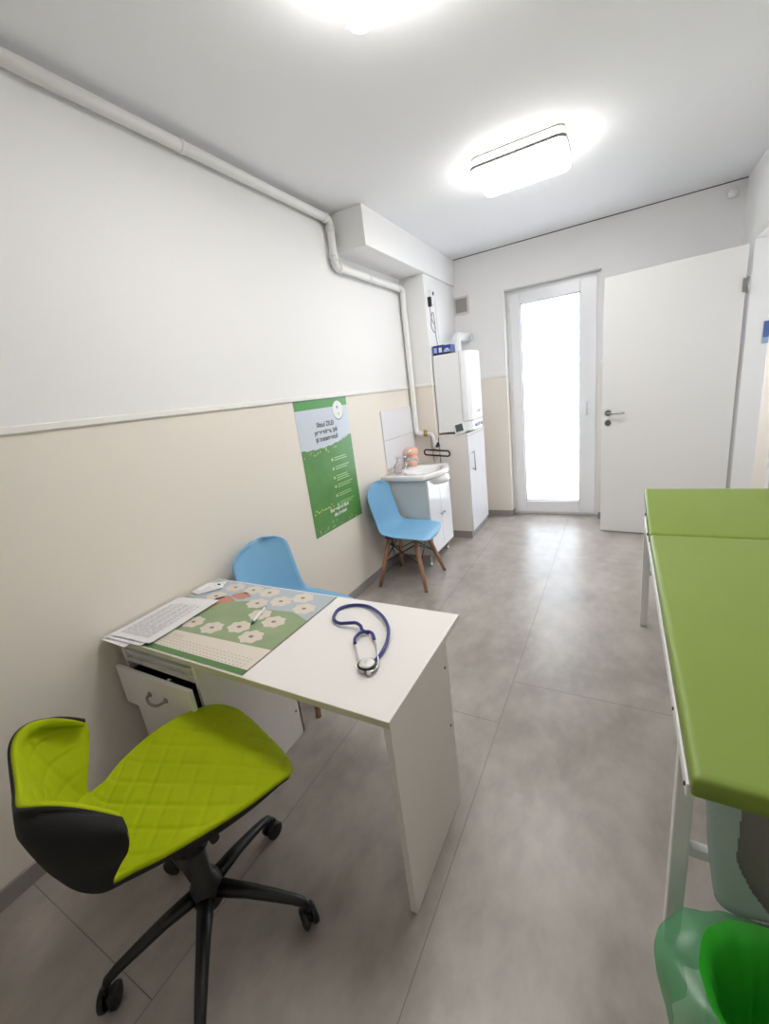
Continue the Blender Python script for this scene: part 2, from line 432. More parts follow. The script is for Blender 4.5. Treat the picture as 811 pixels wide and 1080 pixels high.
# ------------------------------------------------------------ heating pipe
t = thing('heating_pipe', 'white painted heating pipe running high along the left wall and down to the washbasin', 'pipe', (-1.735, 2.7, 1.1))
def elbow(p, a, c, r=.035, n=6):
    p, a, c = Vector(p), Vector(a), Vector(c); u = (a-p).normalized()*r; v = (c-p).normalized()*r
    return [p + u*(1-s)**2 + v*s**2 for s in [k/n for k in range(n+1)]]
px = -1.74
K = [(px, YN, 2.675), (px, 2.74, 2.675), (px, 2.74, 2.39), (px, PY-.04, 2.39), (px, PY-.04, 1.1), (px+.08, PY-.04, 1.085)]
path = [K[0]]
for i in range(1, len(K)-1): path += elbow(K[i], K[i-1], K[i+1])
path.append(K[-1])
obj('pipe_run', B().tube(path, .026, 14), 'paint_white', t)
for y, z in ((2.74, 2.62), (2.74, 2.44)): obj('coupling', B().tube([(px, y, z-.018), (px, y, z+.018)], .031, 14), 'paint_white', t)
for y, z in ((2.69, 2.675), (2.79, 2.39), (3.72, 2.39)): obj('coupling', B().tube([(px, y-.018, z), (px, y+.018, z)], .031, 14), 'paint_white', t)
for y in (.2, 1.6, 3.2):
    z = 2.675 if y < 2.7 else 2.39
    obj('clamp', B().tube([(px, y-.01, z), (px, y+.01, z)], .03, 14).box(XW, px, y-.008, y+.008, z-.012, z+.012), 'plastic_white', t)
b = B(); b.tube([(px+.08, PY-.04, 1.085), (px+.115, PY-.04, 1.085)], .024, 8); b.tube([(px+.09, PY-.04, 1.1), (px+.09, PY-.04, 1.125)], .016, 8)
obj('valve', b, 'brass', t)
b = B().tube([(px+.11, PY-.04, 1.085)] + elbow((px+.165, PY-.045, 1.085), (px+.11, PY-.04, 1.085), (px+.19, PY-.05, .96), .03) + [(px+.195, PY-.05, .965)], .017, 10)
b.tube([(px+.19, PY-.05, .98), (px+.2, PY-.05, .935)], .024, 10); obj('tap_joint', b, 'paint_white', t)
b = B().tube([(px+.2, PY-.055, .965), (px+.235, PY-.08, .97)], .015, 10); b.tube([(px+.222, PY-.06, .99), (px+.24, PY-.1, .99)], .012); obj('knob', b, 'black_plastic', t)
b = B().tube(cat_rom([(px+.14, PY-.03, 1.08), (px+.143, PY-.03, 1.0), (px+.15, PY-.03, .9), (px+.155, PY-.03, .8)], 5), .004, 8); obj('thin_hose', b, 'steel', t)

# ------------------------------------------------------------ poster on the left wall
py0, py1, pz0, pz1 = 2.09, 2.69, .617, 1.527
PWd, PH = py1-py0, pz1-pz0
def PF(layer): return lambda s, tt: (XW+.0015+layer*.0005, py0+s, pz0+tt)
b = B()
b.mat(0).box(XW+.0004, XW+.0015, py0, py1, pz0, pz1)
F1 = PF(1); F2 = PF(2); F3 = PF(3); F4 = PF(4)
b.mat(1).face([F1(0, PH-.06), F1(PWd, PH-.06), F1(PWd, PH), F1(0, PH)])
# green field with curved upper edge
pts = []
for k in range(21):
    s = PWd*k/20; pts.append((s, .585+.055*((s/PWd)-.32)**2*2.2+ (.004*math.sin(k*2.1))))
b.mat(2).face([F1(0, 0), F1(PWd, 0)] + [F1(*p) for p in pts[::-1]])
b.mat(3)
def ell(fn, cx, cy, rx, ry, n=24): b.face([fn(cx+rx*math.cos(2*PI*k/n), cy+ry*math.sin(2*PI*k/n)) for k in range(n)])
b.mat(7); ell(F2, .475, PH-.092, .067, .067)
b.mat(3); ell(F3, .475, PH-.087, .064, .064)
b.mat(7); ell(F4, .468, PH-.068, .010, .011, 10)
b.mat(6); ell(F4, .478, PH-.115, .009, .013, 8)
b.mat(4)
for i, (s, x) in enumerate((('Sfatul ZILEI', .30), ('prevenirea, știi', .30), ('și tratamentul!', .30))):
    text_faces(b, s, .044, lambda u, v, x=x, i=i: F2(x+u, .728-.048*i+v), .0012)
b.mat(6)
for i in range(6):
    tt = .495-.0655*i; s0 = .315-.002*i
    ell(F2, s0, tt-.008, .012, .012, 8)
    for j in range(2 if i != 2 else 3):
        ln = (.15, .18, .14, .2, .16, .19)[i]-.03*j*(1 if i % 2 else -.4); yy = tt-.016*j
        b.face([F2(s0+.025, yy-.003), F2(s0+.025+ln, yy-.003), F2(s0+.025+ln, yy+.003), F2(s0+.025, yy+.003)])
b.mat(3)
text_faces(b, 'Întreabă medicul', .034, lambda u, v: F2(.32+u, .125+v), .0016)
text_faces(b, 'tău dentist!', .034, lambda u, v: F2(.32+u, .086+v), .0016)
# flowers and grass tufts along the field
for i in range(46):
    s = random.uniform(.02, PWd-.02); tt = random.choice((random.uniform(.01, .06), .565+random.uniform(-.02, .012)+.12*max(0, (s/PWd-.32))**2*2))
    b.mat(random.choice((8, 9, 6))); ell(F2, s, tt, random.uniform(.004, .009), random.uniform(.004, .007), 6)
for i in range(12):
    b.mat(random.choice((8, 6))); ell(F2, .03+.02*i, .17+random.uniform(-.012, .012), .012, .006, 7)
tag(obj('poster', b, ['poster_sky', 'poster_green_bar', 'poster_green', 'poster_white', 'ink_dark', 'flower_pink', 'poster_mint', 'label_grey', 'flower_yellow', 'flower_pink']),
    'green and pale blue dental advice poster taped to the left wall', 'poster')

# ------------------------------------------------------------ desk
DX0, DX1, DY0, DY1, DZ = -1.765, -.487, .722, 1.268, .71
t = thing('desk', 'long white desk standing against the left wall', 'desk', (-1.1, 1.0, 0))
b = B(); b.box(DX0, DX1, DY0, DY1, DZ-.022, DZ); top = obj('tabletop', b, 'melamine', t, bevel=.001)
b = B(); b.box(DX0, DX1, DY0-.0012, DY0, DZ-.0215, DZ-.0005); obj('edge_band', b, 'melamine_edge', top)
b = B().box(DX1-.026, DX1-.004, DY0+.008, 1.135, .0, DZ-.022); pn = obj('side_panel', b, 'melamine', t, bevel=.001)
for y, z in ((1.105, .6), (1.108, .36)):
    obj('screw', B().tube([(DX1-.005, y, z), (DX1-.002, y, z)], .005, 10), 'dark_steel', pn)
b = B().box(-1.255, DX1-.026, 1.115, 1.135, .46, DZ-.022)
# drawer cabinet under the left end
ct = thing('drawer_cabinet', 'white drawer cabinet with its drawer ajar under the left end of the desk', 'cabinet', (-1.5, 1.0, 0))
cx0, cx1, cy0, cy1, cz1 = -1.745, -1.285, .742, 1.18, DZ-.0225
b = B(); b.box(cx0, cx0+.018, cy0, cy1, 0, cz1); b.box(cx1-.018, cx1, cy0, cy1, 0, cz1); b.box(cx0, cx1, cy1-.01, cy1, 0, cz1)
b.box(cx0+.018, cx1-.018, cy0, cy1-.01, .595, .611); b.box(cx0+.018, cx1-.018, cy0, cy1-.01, cz1-.012, cz1); b.box(cx0+.018, cx1-.018, cy0, cy1-.01, .03, .048)
b.box(cx0+.018, cx1-.018, cy0+.03, cy1-.01, .425, .437)
obj('carcass', b, 'melamine', ct, bevel=.001)
for z in (.14,): obj('screw', B().tube([(cx1, 1.15, z), (cx1+.002, 1.15, z)], .006, 10), 'steel', ct)
b = B(); rr_loft(b, [(cx0+.03, cx1-.03, cy0+.01, cy1-.03, .02, .612), (cx0+.022, cx1-.022, cy0-.004, cy1-.03, .02, .65), (cx0+.022, cx1-.022, cy0-.004, cy1-.03, .02, .654)])
obj('tray', b, 'plastic_white', ct)
b = B(); b.box(cx0+.004, cx1+.0, .70, .716, .425, .595); dw = obj('drawer', b, 'melamine', ct, bevel=.002)
b = B()
b.box(cx0+.025, cx0+.037, .716, 1.1, .45, .555); b.box(cx1-.037, cx1-.025, .716, 1.1, .45, .555); b.box(cx0+.037, cx1-.037, .716, 1.1, .45, .456); b.box(cx0+.037, cx1-.037, 1.09, 1.1, .456, .555)
obj('drawer_box', b, 'dark_steel', dw)
b = B(); hx = (cx0+cx1)/2+.02
b.tube(cat_rom([(hx-.05, .70, .515), (hx-.046, .684, .512), (hx-.025, .675, .504), (hx, .672, .502), (hx+.025, .675, .504), (hx+.046, .684, .512), (hx+.05, .70, .515)], 5), .0055, 10)
for s in (-1, 1): b.tube([(hx+s*.05, .70, .515), (hx+s*.05, .696, .515)], .011, 14)
obj('handle', b, 'steel', dw)
b = B().tube([(hx+.06, .716, .575), (hx+.06, .73, .59)], .008, 12); b.box(hx+.045, hx+.075, .716, .735, .56, .578); obj('lock', b, 'chrome', dw)
b = B().box(cx0+.02, cx1-.002, cy0-.016, cy0-.001, .05, .4); dd = obj('door', b, 'melamine', ct, bevel=.002)

# ------------------------------------------------------------ desk pad, papers, pen, wrapper
px0, px1, qy0, qy1 = -1.755, -1.015, .728, 1.258
zz = DZ
PX_ = lambda l: (lambda x, y: (x, y, zz+.0022+.0003*l))
b = B(); b.mat(0).box(px0, px1, qy0, qy1, zz, zz+.0022)
q1, q2, q3, q4 = PX_(1), PX_(2), PX_(3), PX_(4)
# sheet edge skews slightly: far right corner tucked left
b.mat(1).face([q1(px0, qy0), q1(px1, qy0), q1(px1, qy0+.025), q1(px0, qy0+.025)])
b.mat(2).face([q1(px0, qy0+.025), q1(px1-.004, qy0+.025), q1(px1-.004, .865), q1(px0, .84)])
gp = [(px0, .84), (px1-.004, .865), (px1-.004, 1.06), (-1.12, 1.10), (-1.25, 1.085), (-1.4, 1.12), (-1.56, 1.06), (px0, 1.08)]
b.mat(3).face([q1(*p) for p in gp])
b.mat(4).face([q1(px0, 1.08), q1(-1.56, 1.06), q1(-1.4, 1.12), q1(-1.25, 1.085), q1(-1.12, 1.10), q1(px1-.004, 1.06), q1(px1-.004, qy1), q1(px0, qy1)])
b.mat(8).face([q3(px1-.004, qy0), q3(px1, qy0), q3(px1, qy1), q3(px1-.004, qy1)])
fls = [(-1.494, .914), (-1.373, .906), (-1.263, .945), (-1.16, .907), (-1.15, 1.016), (-1.251, 1.045), (-1.336, 1.115), (-1.573, 1.219), (-1.455, 1.238), (-1.355, 1.223), (-1.241, 1.159), (-1.162, 1.216), (-1.096, 1.135), (-1.596, 1.115)]
for i, (x, y) in enumerate(fls):
    b.mat(5); y = min(y, 1.21); r = .054
    n = 42
    b.face([q2(x+math.cos(2*PI*k/n)*r*(.92+.08*math.cos(7*2*PI*k/n)), y+math.sin(2*PI*k/n)*r*.78*(.92+.08*math.cos(7*2*PI*k/n))) for k in range(n)])
    b.mat(6)
    nn = 8; b.face([q3(x+math.cos(2*PI*k/nn)*.011, y+math.sin(2*PI*k/nn)*.008) for k in range(nn)])
b.mat(7)
for (x, y, rx, ry) in ((-1.47, 1.15, .05, .03), (-1.52, 1.10, .055, .028), (-1.55, 1.06, .04, .02)):
    b.face([q2(x+math.cos(2*PI*k/18)*rx*(1+.12*math.cos(5*k)), y+math.sin(2*PI*k/18)*ry*(1+.12*math.cos(5*k))) for k in range(18)])
b.mat(9)
text_faces(b, 'IULIE', .026, lambda u, v: q2(-1.46+u, .812+v))
for i in range(4):
    yy = .80-.014*i
    for j in range(26):
        x = -1.52+j*.0185
        b.face([q2(x, yy), q2(x+.009, yy), q2(x+.009, yy+.004), q2(x, yy+.004)])
b.face([q2(-1.52, .818), q2(px1-.02, .826), q2(px1-.02, .8275), q2(-1.52, .8195)]) if False else None
tag(obj('desk_pad', b, ['pad_cream', 'pad_dark_green', 'pad_cream', 'pad_green', 'pad_blue', 'pad_flower', 'pad_dot', 'pad_rose', 'dark_edge', 'pad_line']),
    'large illustrated calendar desk pad with flowers lying on the white desk', 'desk pad')

def paper(corners, z, label, lines=0, curl=.0):
    b = B(); n = 12
    c = [Vector((x, y, 0)) for x, y in corners]       # near-left, far-left, far-right, near-right
    def P(u, v, dz=0):
        p = (c[0]*(1-u)+c[3]*u)*(1-v) + (c[1]*(1-u)+c[2]*u)*v
        return (p.x, p.y, z+dz+curl*max(0, (1-v)-.7)**2*8+curl*.4*max(0, u-.8)**2*10)
    vs = [[b.bm.verts.new(P(i/n, j/n)) for i in range(n+1)] for j in range(n+1)]
    for j in range(n):
        for i in range(n): b.bm.faces.new([vs[j][i], vs[j][i+1], vs[j+1][i+1], vs[j+1][i]]).smooth = True
    vs2 = [[b.bm.verts.new(P(i/n, j/n, .0004)) for i in range(n+1)] for j in range(n+1)]
    for j in range(n):
        for i in range(n): b.bm.faces.new([vs2[j][i], vs2[j][i+1], vs2[j+1][i+1], vs2[j+1][i]]).smooth = True
    b.mat(1)
    for k in range(lines):
        u = .12+.7*k/lines; v0 = .08; v = v0
        while v < .8:
            w = random.uniform(.03, .09)
            if k % 5 != 4 or v < .3: b.face([P(u, v, .0009), P(u+.012, v, .0009), P(u+.012, v+w, .0009), P(u, v+w, .0009)])
            v += w+.012
    return tag(obj('paper_sheet', b, ['paper', 'paper_ink']), label, 'paper')
paper([(-1.762, .692), (-1.765, 1.0), (-1.56, 1.02), (-1.60, .69)], DZ+.0042, 'blank white paper sheet lowest in the stack, its corner sticking out past the desk edge', 0, .003)
paper([(-1.765, .705), (-1.768, 1.03), (-1.555, 1.05), (-1.535, .715)], DZ+.0065, 'white paper sheet between the lowest sheet and the printed top sheet', 0, .004)
paper([(-1.752, .722), (-1.768, 1.045), (-1.53, 1.08), (-1.507, .735)], DZ+.0092, 'printed white paper sheet lying topmost on the left end of the desk', 22, .005)
# crumpled white wrapper
b = B(); n = 9
ring = [(-1.755, 1.10), (-1.70, 1.095), (-1.655, 1.15), (-1.632, 1.185), (-1.655, 1.21), (-1.66, 1.245), (-1.71, 1.215), (-1.755, 1.20)]
cen = (-1.70, 1.16)
rs = []
for f, h in ((1, 0), (.97, .005), (.7, .012), (.4, .008), (.15, .013)):
    rs.append([(cen[0]+(x-cen[0])*f+random.uniform(-.004, .004)*(f < 1), cen[1]+(y-cen[1])*f, DZ+.0045+h+random.uniform(-.002, .004)*(h > 0)) for x, y in ring])
b.loft(rs)
for f in b.bm.faces: f.smooth = False
b.mat(1).box(-1.668, -1.655, 1.185, 1.193, DZ+.014, DZ+.02)
tag(obj('packet', b, ['paper', 'ink_dark']), 'small crumpled white packet on the far left corner of the desk pad', 'packet')
# pen
a, c = Vector((-1.217, .964, DZ+.0095)), Vector((-1.266, 1.092, DZ+.0095)); d = (c-a)
t = thing('pen', 'white pen with a dark green tip lying on the calendar desk pad', 'pen', a)
obj('barrel', B().tube([a+d*.13, a+d*.96], .0055, 12), 'plastic_white', t)
obj('tip', B().tube([a, a+d*.07, a+d*.135], [.002, .0045, .0062], 12), 'pen_green', t)
b = B().tube([a+d*.955, a+d], .006, 12); b.box(-.0012, .0012, 0, .04, 0, .0015, rot=Matrix.Translation(a+d*.7+Vector((0, 0, .0055))) @ d.to_track_quat('Y', 'Z').to_matrix().to_4x4())
obj('clip', b, 'steel', t)

# ------------------------------------------------------------ stethoscope
t = thing('stethoscope', 'stethoscope with dark blue tubing coiled on the white desk', 'stethoscope', (-.75, 1.05, DZ))
T0 = [(-.737, 1.046), (-.765, 1.053), (-.783, 1.07), (-.808, 1.079), (-.835, 1.074), (-.874, 1.071), (-.908, 1.086), (-.931, 1.114), (-.944, 1.16), (-.928, 1.195), (-.888, 1.216), (-.838, 1.214), (-.784, 1.187), (-.735, 1.15), (-.692, 1.105), (-.668, 1.067), (-.648, 1.017), (-.640, .978), (-.638, .95), (-.640, .918)]
hz = [.012, .014, .018, .02, .018, .012, .009, .007, .007, .007, .007, .009, .013, .016, .017, .016, .014, .012, .01, .008]
obj('tubing', B().tube(cat_rom([(x, y, DZ+h) for (x, y), h in zip(T0, hz)], 6), .0062, 12), 'tube_blue', t)
Y0 = [(-.747, .975), (-.763, 1.002), (-.765, 1.028), (-.757, 1.043), (-.737, 1.051), (-.717, 1.042), (-.696, 1.016)]
yk = obj('yoke', B().tube(cat_rom([(x, y, DZ+.014) for x, y in Y0], 6), .0058, 12), 'tube_blue', t)
for Ar in ([(-.747, .975), (-.72, .94), (-.69, .905), (-.664, .872), (-.650, .864)], [(-.696, 1.016), (-.665, .978), (-.637, .935), (-.618, .9), (-.617, .876), (-.628, .862)]):
    tb = obj('ear_tube', B().tube(cat_rom([(x, y, DZ+.013) for x, y in Ar], 6), .0028, 10), 'chrome', t)
    x, y = Ar[-1]
    b = B().lathe([(.001, .004), (.006, .006), (.0065, .012), (.005, .017), (.002, .019)], x, y, 14)
    for v in b.bm.verts: v.co.z += DZ
    obj('ear_tip', b, 'plastic_white', tb)
cc = (-.648, .888)
b = B().lathe([(.001, .004), (.025, .004), (.029, .008), (.0295, .012), (.025, .014)], *cc, 28)
for v in b.bm.verts: v.co.z += DZ+.008
ch = obj('chest_piece', b, 'stetho_ring', t)
b = B().lathe([(.0248, .0125), (.0235, .016), (.012, .0185), (.006, .0175), (.0055, .019), (.001, .0195)], *cc, 28)
for v in b.bm.verts: v.co.z += DZ+.008
obj('diaphragm', b, 'bright_metal', ch)
obj('stem', B().tube([(cc[0]+.004, cc[1]+.02, DZ+.009), (-.640, .925, DZ+.009)], .0045, 10), 'chrome', t)

# ------------------------------------------------------------ shell surfaces
def shell_grid(prof, nu, nv, zlat, xlat, v_lo, v_hi, m_lo=.28, m_hi=.28):
    """prof rows: (x, z, halfwidth, side-lift, side-forward); returns grid of points"""
    P = cat_rom([(r[0], r[1], r[2]) for r in prof], 12); Q = cat_rom([(r[3], r[4], 0) for r in prof], 12)
    m = len(P)
    # arc length of the centre line
    s = [0]
    for a, b_ in zip(P, P[1:]): s.append(s[-1]+math.hypot(b_[0]-a[0], b_[1]-a[1]))
    T = s[-1]
    rows = []
    for j in range(nv+1):
        q = T*(j/nv)
        i = max(k for k in range(m) if s[k] <= q+1e-9); i = min(i, m-2)
        f = (q-s[i])/max(1e-9, s[i+1]-s[i])
        p = P[i].lerp(P[i+1], f); e = Q[i].lerp(Q[i+1], f)
        w = p[2]
        if q < v_lo: w *= max(m_lo, (1-((v_lo-q)/v_lo)**2.8)**(1/2.4))
        if T-q < v_hi: w *= max(m_hi, (1-((v_hi-(T-q))/v_hi)**2.8)**(1/2.4))
        row = []
        for k in range(nu+1):
            u = -1+2*k/nu; au = abs(u)
            ex = zlat or 2.2
            row.append(Vector((p[0]+e[1]*au**ex, u*w, p[1]+e[0]*au**ex)))
        rows.append(row)
    return rows
def grid_normals(G):
    N = []
    nv, nu = len(G), len(G[0])
    for j in range(nv):
        r = []
        for i in range(nu):
            a = G[j][min(i+1, nu-1)]-G[j][max(i-1, 0)]; c = G[min(j+1, nv-1)][i]-G[max(j-1, 0)][i]
            n = a.cross(c); r.append(n.normalized() if n.length > 0 else Vector((0, 0, 1)))
        N.append(r)
    return N
def slab(b, A, Bg):
    nv, nu = len(A), len(A[0])
    VA = [[b.bm.verts.new(p) for p in r] for r in A]; VB = [[b.bm.verts.new(p) for p in r] for r in Bg]
    def q(*v):
        try: f = b.bm.faces.new(v); f.smooth = True; f.material_index = b.mi
        except ValueError: pass
    for j in range(nv-1):
        for i in range(nu-1):
            q(VA[j][i], VA[j][i+1], VA[j+1][i+1], VA[j+1][i]); q(VB[j][i+1], VB[j][i], VB[j+1][i], VB[j+1][i+1])
    for i in range(nu-1):
        q(VA[0][i+1], VA[0][i], VB[0][i], VB[0][i+1]); q(VA[-1][i], VA[-1][i+1], VB[-1][i+1], VB[-1][i])
    for j in range(nv-1):
        q(VA[j][0], VA[j+1][0], VB[j+1][0], VB[j][0]); q(VA[j+1][-1], VA[j][-1], VB[j][-1], VB[j+1][-1])

# ------------------------------------------------------------ blue shell chairs
def blue_chair(label):
    t = thing('shell_chair', label, 'chair', (0, 0, 0), 'blue shell chairs along the left wall')
    prof = [(.235, .388, .17, .0, 0), (.225, .414, .205, .0, 0), (.19, .43, .222, .006, 0), (.10, .425, .232, .02, 0), (0, .414, .232, .035, 0), (-.09, .408, .225, .05, .02),
            (-.165, .422, .212, .045, .04), (-.212, .48, .20, .02, .06), (-.228, .57, .198, .0, .055), (-.238, .67, .20, 0, .04), (-.248, .77, .195, 0, .03), (-.254, .828, .17, -.0, .02)]
    G = shell_grid(prof, 20, 46, 0, 0, .09, .11)
    N = grid_normals(G)
    b = B(); slab(b, G, [[p - n*.007 for p, n in zip(r, m)] for r, m in zip(G, N)])
    obj('shell', b, 'blue_shell', t, smooth=True)
    tops = {}
    for sx in (1, -1):
        for sy in (1, -1):
            a = Vector((.115*sx-.01, .105*sy, .385)); c = Vector((.205*sx, .21*sy, 0))
            b = B().tube([a, a.lerp(c, .5), c], [.019, .018, .0135], 14); obj('leg', b, 'wood', t)
            tops[sx, sy] = (a, c)
    b = B()
    for k in ((1, 1), (1, -1), (-1, -1), (-1, 1)):
        a, c = tops[k]; b.tube([a+Vector((0, 0, .022)), a.lerp(c, .12)], .008, 8)
        b.box(a.x-.03, a.x+.03, a.y-.015, a.y+.015, .393, .405)
    ks = [(1, 1), (1, -1), (-1, -1), (-1, 1)]
    for i in range(4):
        a1, c1 = tops[ks[i]]; a2, c2 = tops[ks[(i+1) % 4]]
        b.tube([a1.lerp(c1, .08), a2.lerp(c2, .48)], .0045, 8); b.tube([a2.lerp(c2, .08), a1.lerp(c1, .48)], .0045, 8)
    b.tube([tops[1, 1][0], tops[-1, -1][0]], .0045, 8); b.tube([tops[1, -1][0], tops[-1, 1][0]], .0045, 8)
    obj('strut_frame', b, 'black_metal', t)
    return t
def copy_tree(o, parent=None):
    c = o.copy(); C.objects.link(c)
    if parent: c.parent = parent
    for ch in list(o.children): copy_tree(ch, c)
    return c
ch1 = blue_chair('light blue plastic shell chair with wooden legs beside the washbasin cabinet')
ch2 = copy_tree(ch1)
ch2['label'] = 'light blue plastic shell chair partly hidden behind the white desk'
ch1.location = (-1.475, 2.86, 0); ch1.rotation_euler = (0, 0, math.radians(1))
ch2.location = (-1.47, 1.50, 0); ch2.rotation_euler = (0, 0, math.radians(-3))

# ------------------------------------------------------------ green office chair
def office_chair(loc, seat_rot, base_rot):
    t = thing('office_chair', 'swivel chair with a quilted lime green shell on a black five-star base', 'chair', (0, 0, 0))
    prof = [(.285, .432, .20, -.0, -.02), (.275, .455, .217, .0, -.01), (.21, .484, .242, .004, -.0), (.12, .492, .256, .014, 0), (.02, .488, .246, .024, 0), (-.08, .478, .216, .026, 0),
            (-.165, .472, .182, .02, .02), (-.235, .50, .175, .0, .05), (-.262, .575, .205, 0, .10), (-.274, .66, .245, 0, .135), (-.282, .73, .256, 0, .15), (-.286, .785, .256, 0, .15)]
    NU, NV = 84, 140
    G = shell_grid(prof, NU, NV, 5.5, 0, .06, .05, .78, .86)
    for j, row in enumerate(G):
        tt = max(0, (j/NV-.66)/.34)**1.6
        for i, p in enumerate(row):
            u = abs(-1+2*i/NU); p.z += tt*(-.035+.085*u*u-.145*u**9)
    N = grid_normals(G)
    # arc-length coordinates for the quilting
    mid = NU//2; s = [0]
    for a, c in zip(G, G[1:]): s.append(s[-1]+(c[mid]-a[mid]).length)
    lats = []
    for row in G:
        L_ = [0]
        for p0, p1 in zip(row, row[1:]): L_.append(L_[-1]+(p1-p0).length)
        lats.append([v-L_[mid] for v in L_])
    top = []
    for j in range(NV+1):
        r = []
        for i in range(NU+1):
            lat = lats[j][i]; sv = s[j]
            if sv < .50:
                a = (sv*.86+lat*.62)/.066; c = (sv*.86-lat*.62)/.066
            else:
                a = sv/.062; c = lat/.06
            da = abs(a-round(a)); dc = abs(c-round(c))
            puff = 1-.85*math.exp(-(da/.07)**2)-.85*math.exp(-(dc/.07)**2)
            puff = max(0, min(1, puff))
            e = min(1, min(i, NU-i)/5, min(j, NV-j)/5)
            h = .011+.005*puff*e
            r.append(G[j][i]+N[j][i]*h)
        top.append(r)
    b = B(); slab(b, top, G); obj('cushion', b, 'lime_fabric', t, smooth=True)
    low = []
    for j in range(NV+1):
        r = []
        for i in range(NU+1):
            u = abs(-1+2*i/NU); ev = min(1, min(j, NV-j)/10)
            r.append(G[j][i]-N[j][i]*(.006+.008*(1-u**2)*ev+.02*min(1, (1-u)*12)*ev*(1 if j < .45*NV else .4)))
        low.append(r)
    b = B(); slab(b, [[p-n*.0005 for p, n in zip(r, m)] for r, m in zip(G, N)], low); obj('back_shell', b, 'black_fabric', t, smooth=True)
    b = B(); b.box(-.1, .1, -.12, .08, .415, .445, .006); b.tube([(-.008, -.076, .34), (-.008, -.076, .42)], .045, 20)
    b.tube([(.02, -.05, .405), (.03, -.14, .40), (.032, -.165, .40)], .006, 8); b.tube([(.031, -.14, .40), (.033, -.17, .40)], .013, 10)
    obj('seat_mechanism', b, 'black_plastic', t)
    return t
oc = office_chair(None, 0, 0)
oc_rot = math.radians(72.6)
# base parts share the same thing: built in the chair frame, turned back by the seat angle
def rotz(p, a): return Vector((p[0]*math.cos(a)-p[1]*math.sin(a), p[0]*math.sin(a)+p[1]*math.cos(a), p[2]))
hub = rotz((.07, -.03, 0), -oc_rot)
b = B(); b.lathe([(.012, .37), (.026, .37), (.026, .22), (.034, .215), (.036, .2), (.044, .19), (.046, .135), (.036, .115), (.01, .112)], hub.x, hub.y, 24); obj('gas_column', b, 'black_plastic', oc)
RB = .285
for k in range(5):
    a = math.radians(26+72*k)-oc_rot
    ends = [(.03, .165), (.12, .146), (.20, .12), (.25, .102), (RB-.008, .088), (RB, .074), (RB, .052)]
    pts = [hub+rotz((r, 0, z), a) for r, z in ends]
    obj('base_arm', B().tube(pts, [.025, .02, .017, .015, .0135, .012, .011], 12, flat=.8), 'black_metal', oc)
    c = hub+rotz((RB, 0, .0305), a); wa = a+math.radians(40*(k-1.3)); ax = rotz((0, 1, 0), wa)
    b = B()
    for s in (-1, 1):
        o1 = c+ax*(s*.006); b.tube([o1, o1+ax*(s*.004), o1+ax*(s*.014), o1+ax*(s*.017)], [.027, .030, .030, .024], 20)
    b.tube([c-ax*.008, c+ax*.008], .018, 12); b.tube([c+Vector((0, 0, .01)), c+Vector((0, 0, .036))], .011, 12)
    obj('caster', b, 'black_plastic', oc)
oc.location = (-1.106, .484, 0); oc.rotation_euler = (0, 0, oc_rot)

# ------------------------------------------------------------ washbasin cabinet and basin
vt = thing('washbasin_cabinet', 'white washbasin cabinet with two glossy doors on short chrome feet', 'cabinet', (-1.56, 3.37, 0))
vx0, vx1, vy0, vy1, vz0, vz1 = -1.765, -1.385, 3.10, 3.60, .11, .785
b = B(); b.box(vx0, vx1-.002, vy0, vy0+.016, vz0, vz1); b.box(vx0, vx1-.002, vy1-.016, vy1, vz0, vz1); b.box(vx0, vx1-.002, vy0+.016, vy1-.016, vz0, vz0+.016); b.box(vx0, vx0+.01, vy0, vy1, vz0, vz1)
obj('carcass', b, 'grey_board', vt, bevel=.001)
ym = (vy0+vy1)/2
for k, (a, c) in enumerate(((vy0+.001, ym-.0015), (ym+.0015, vy1-.001))):
    d = obj('door', B().box(vx1, vx1+.018, a, c, vz0+.002, vz1-.07 if False else vz1-.01), 'gloss_white', vt, bevel=.002)
    hy = c-.03 if k == 0 else a+.03
    b = B().tube([(vx1+.018, hy, .43), (vx1+.032, hy, .43)], .006, 12); b.tube([(vx1+.03, hy, .43), (vx1+.036, hy, .43)], .011, 14); obj('knob', b, 'chrome', d)
for y in (vy0+.04, vy1-.04):
    for x in (vx0+.05, vx1-.04):
        b = B().lathe([(.018, .0), (.02, .008), (.012, .014), (.012, .1), (.02, .104), (.02, .11)], x, y, 16, cap=True); obj('foot', b, 'chrome', vt)
bt = thing('washbasin', 'white ceramic washbasin resting on its small cabinet', 'washbasin', (-1.56, 3.37, .785))
def basin_outline(f, x0=-1.775, x1=-1.375, bulge=.085, y0=3.06, y1=3.66, inset=0, n=40):
    cx, cy = (x0+x1)/2, (y0+y1)/2; out = []
    P = []
    P.append((x0, y0)); 
    m = 22
    for k in range(m+1):
        tt = k/m; y = y0+(y1-y0)*tt
        P.append((x1+bulge*math.sin(PI*tt)**1.3-.02*(abs(2*tt-1)**6), y))
    P.append((x0, y1))
    for k in range(1, 12): P.append((x0, y1+(y0-y1)*k/12))
    return [(cx+(x-cx)*f, cy+(y-cy)*f) for x, y in P]
def bowl_ring(n, rx, ry, cx, cy): return [(cx+rx*math.cos(a), cy+ry*math.sin(a)) for a in n]
OUT = basin_outline(1); cyb = 3.36; cxb = -1.51
ang = [math.atan2(y-cyb, x-cxb) for x, y in OUT]
def el(rx, ry, z, ox=0): return [(cxb+ox+rx*math.cos(a), cyb+ry*math.sin(a), z) for a in ang]
def sc(f, z): return [(x*1 if False else -1.57+(x+1.57)*f, 3.36+(y-3.36)*f, z) for x, y in OUT]
b = B()
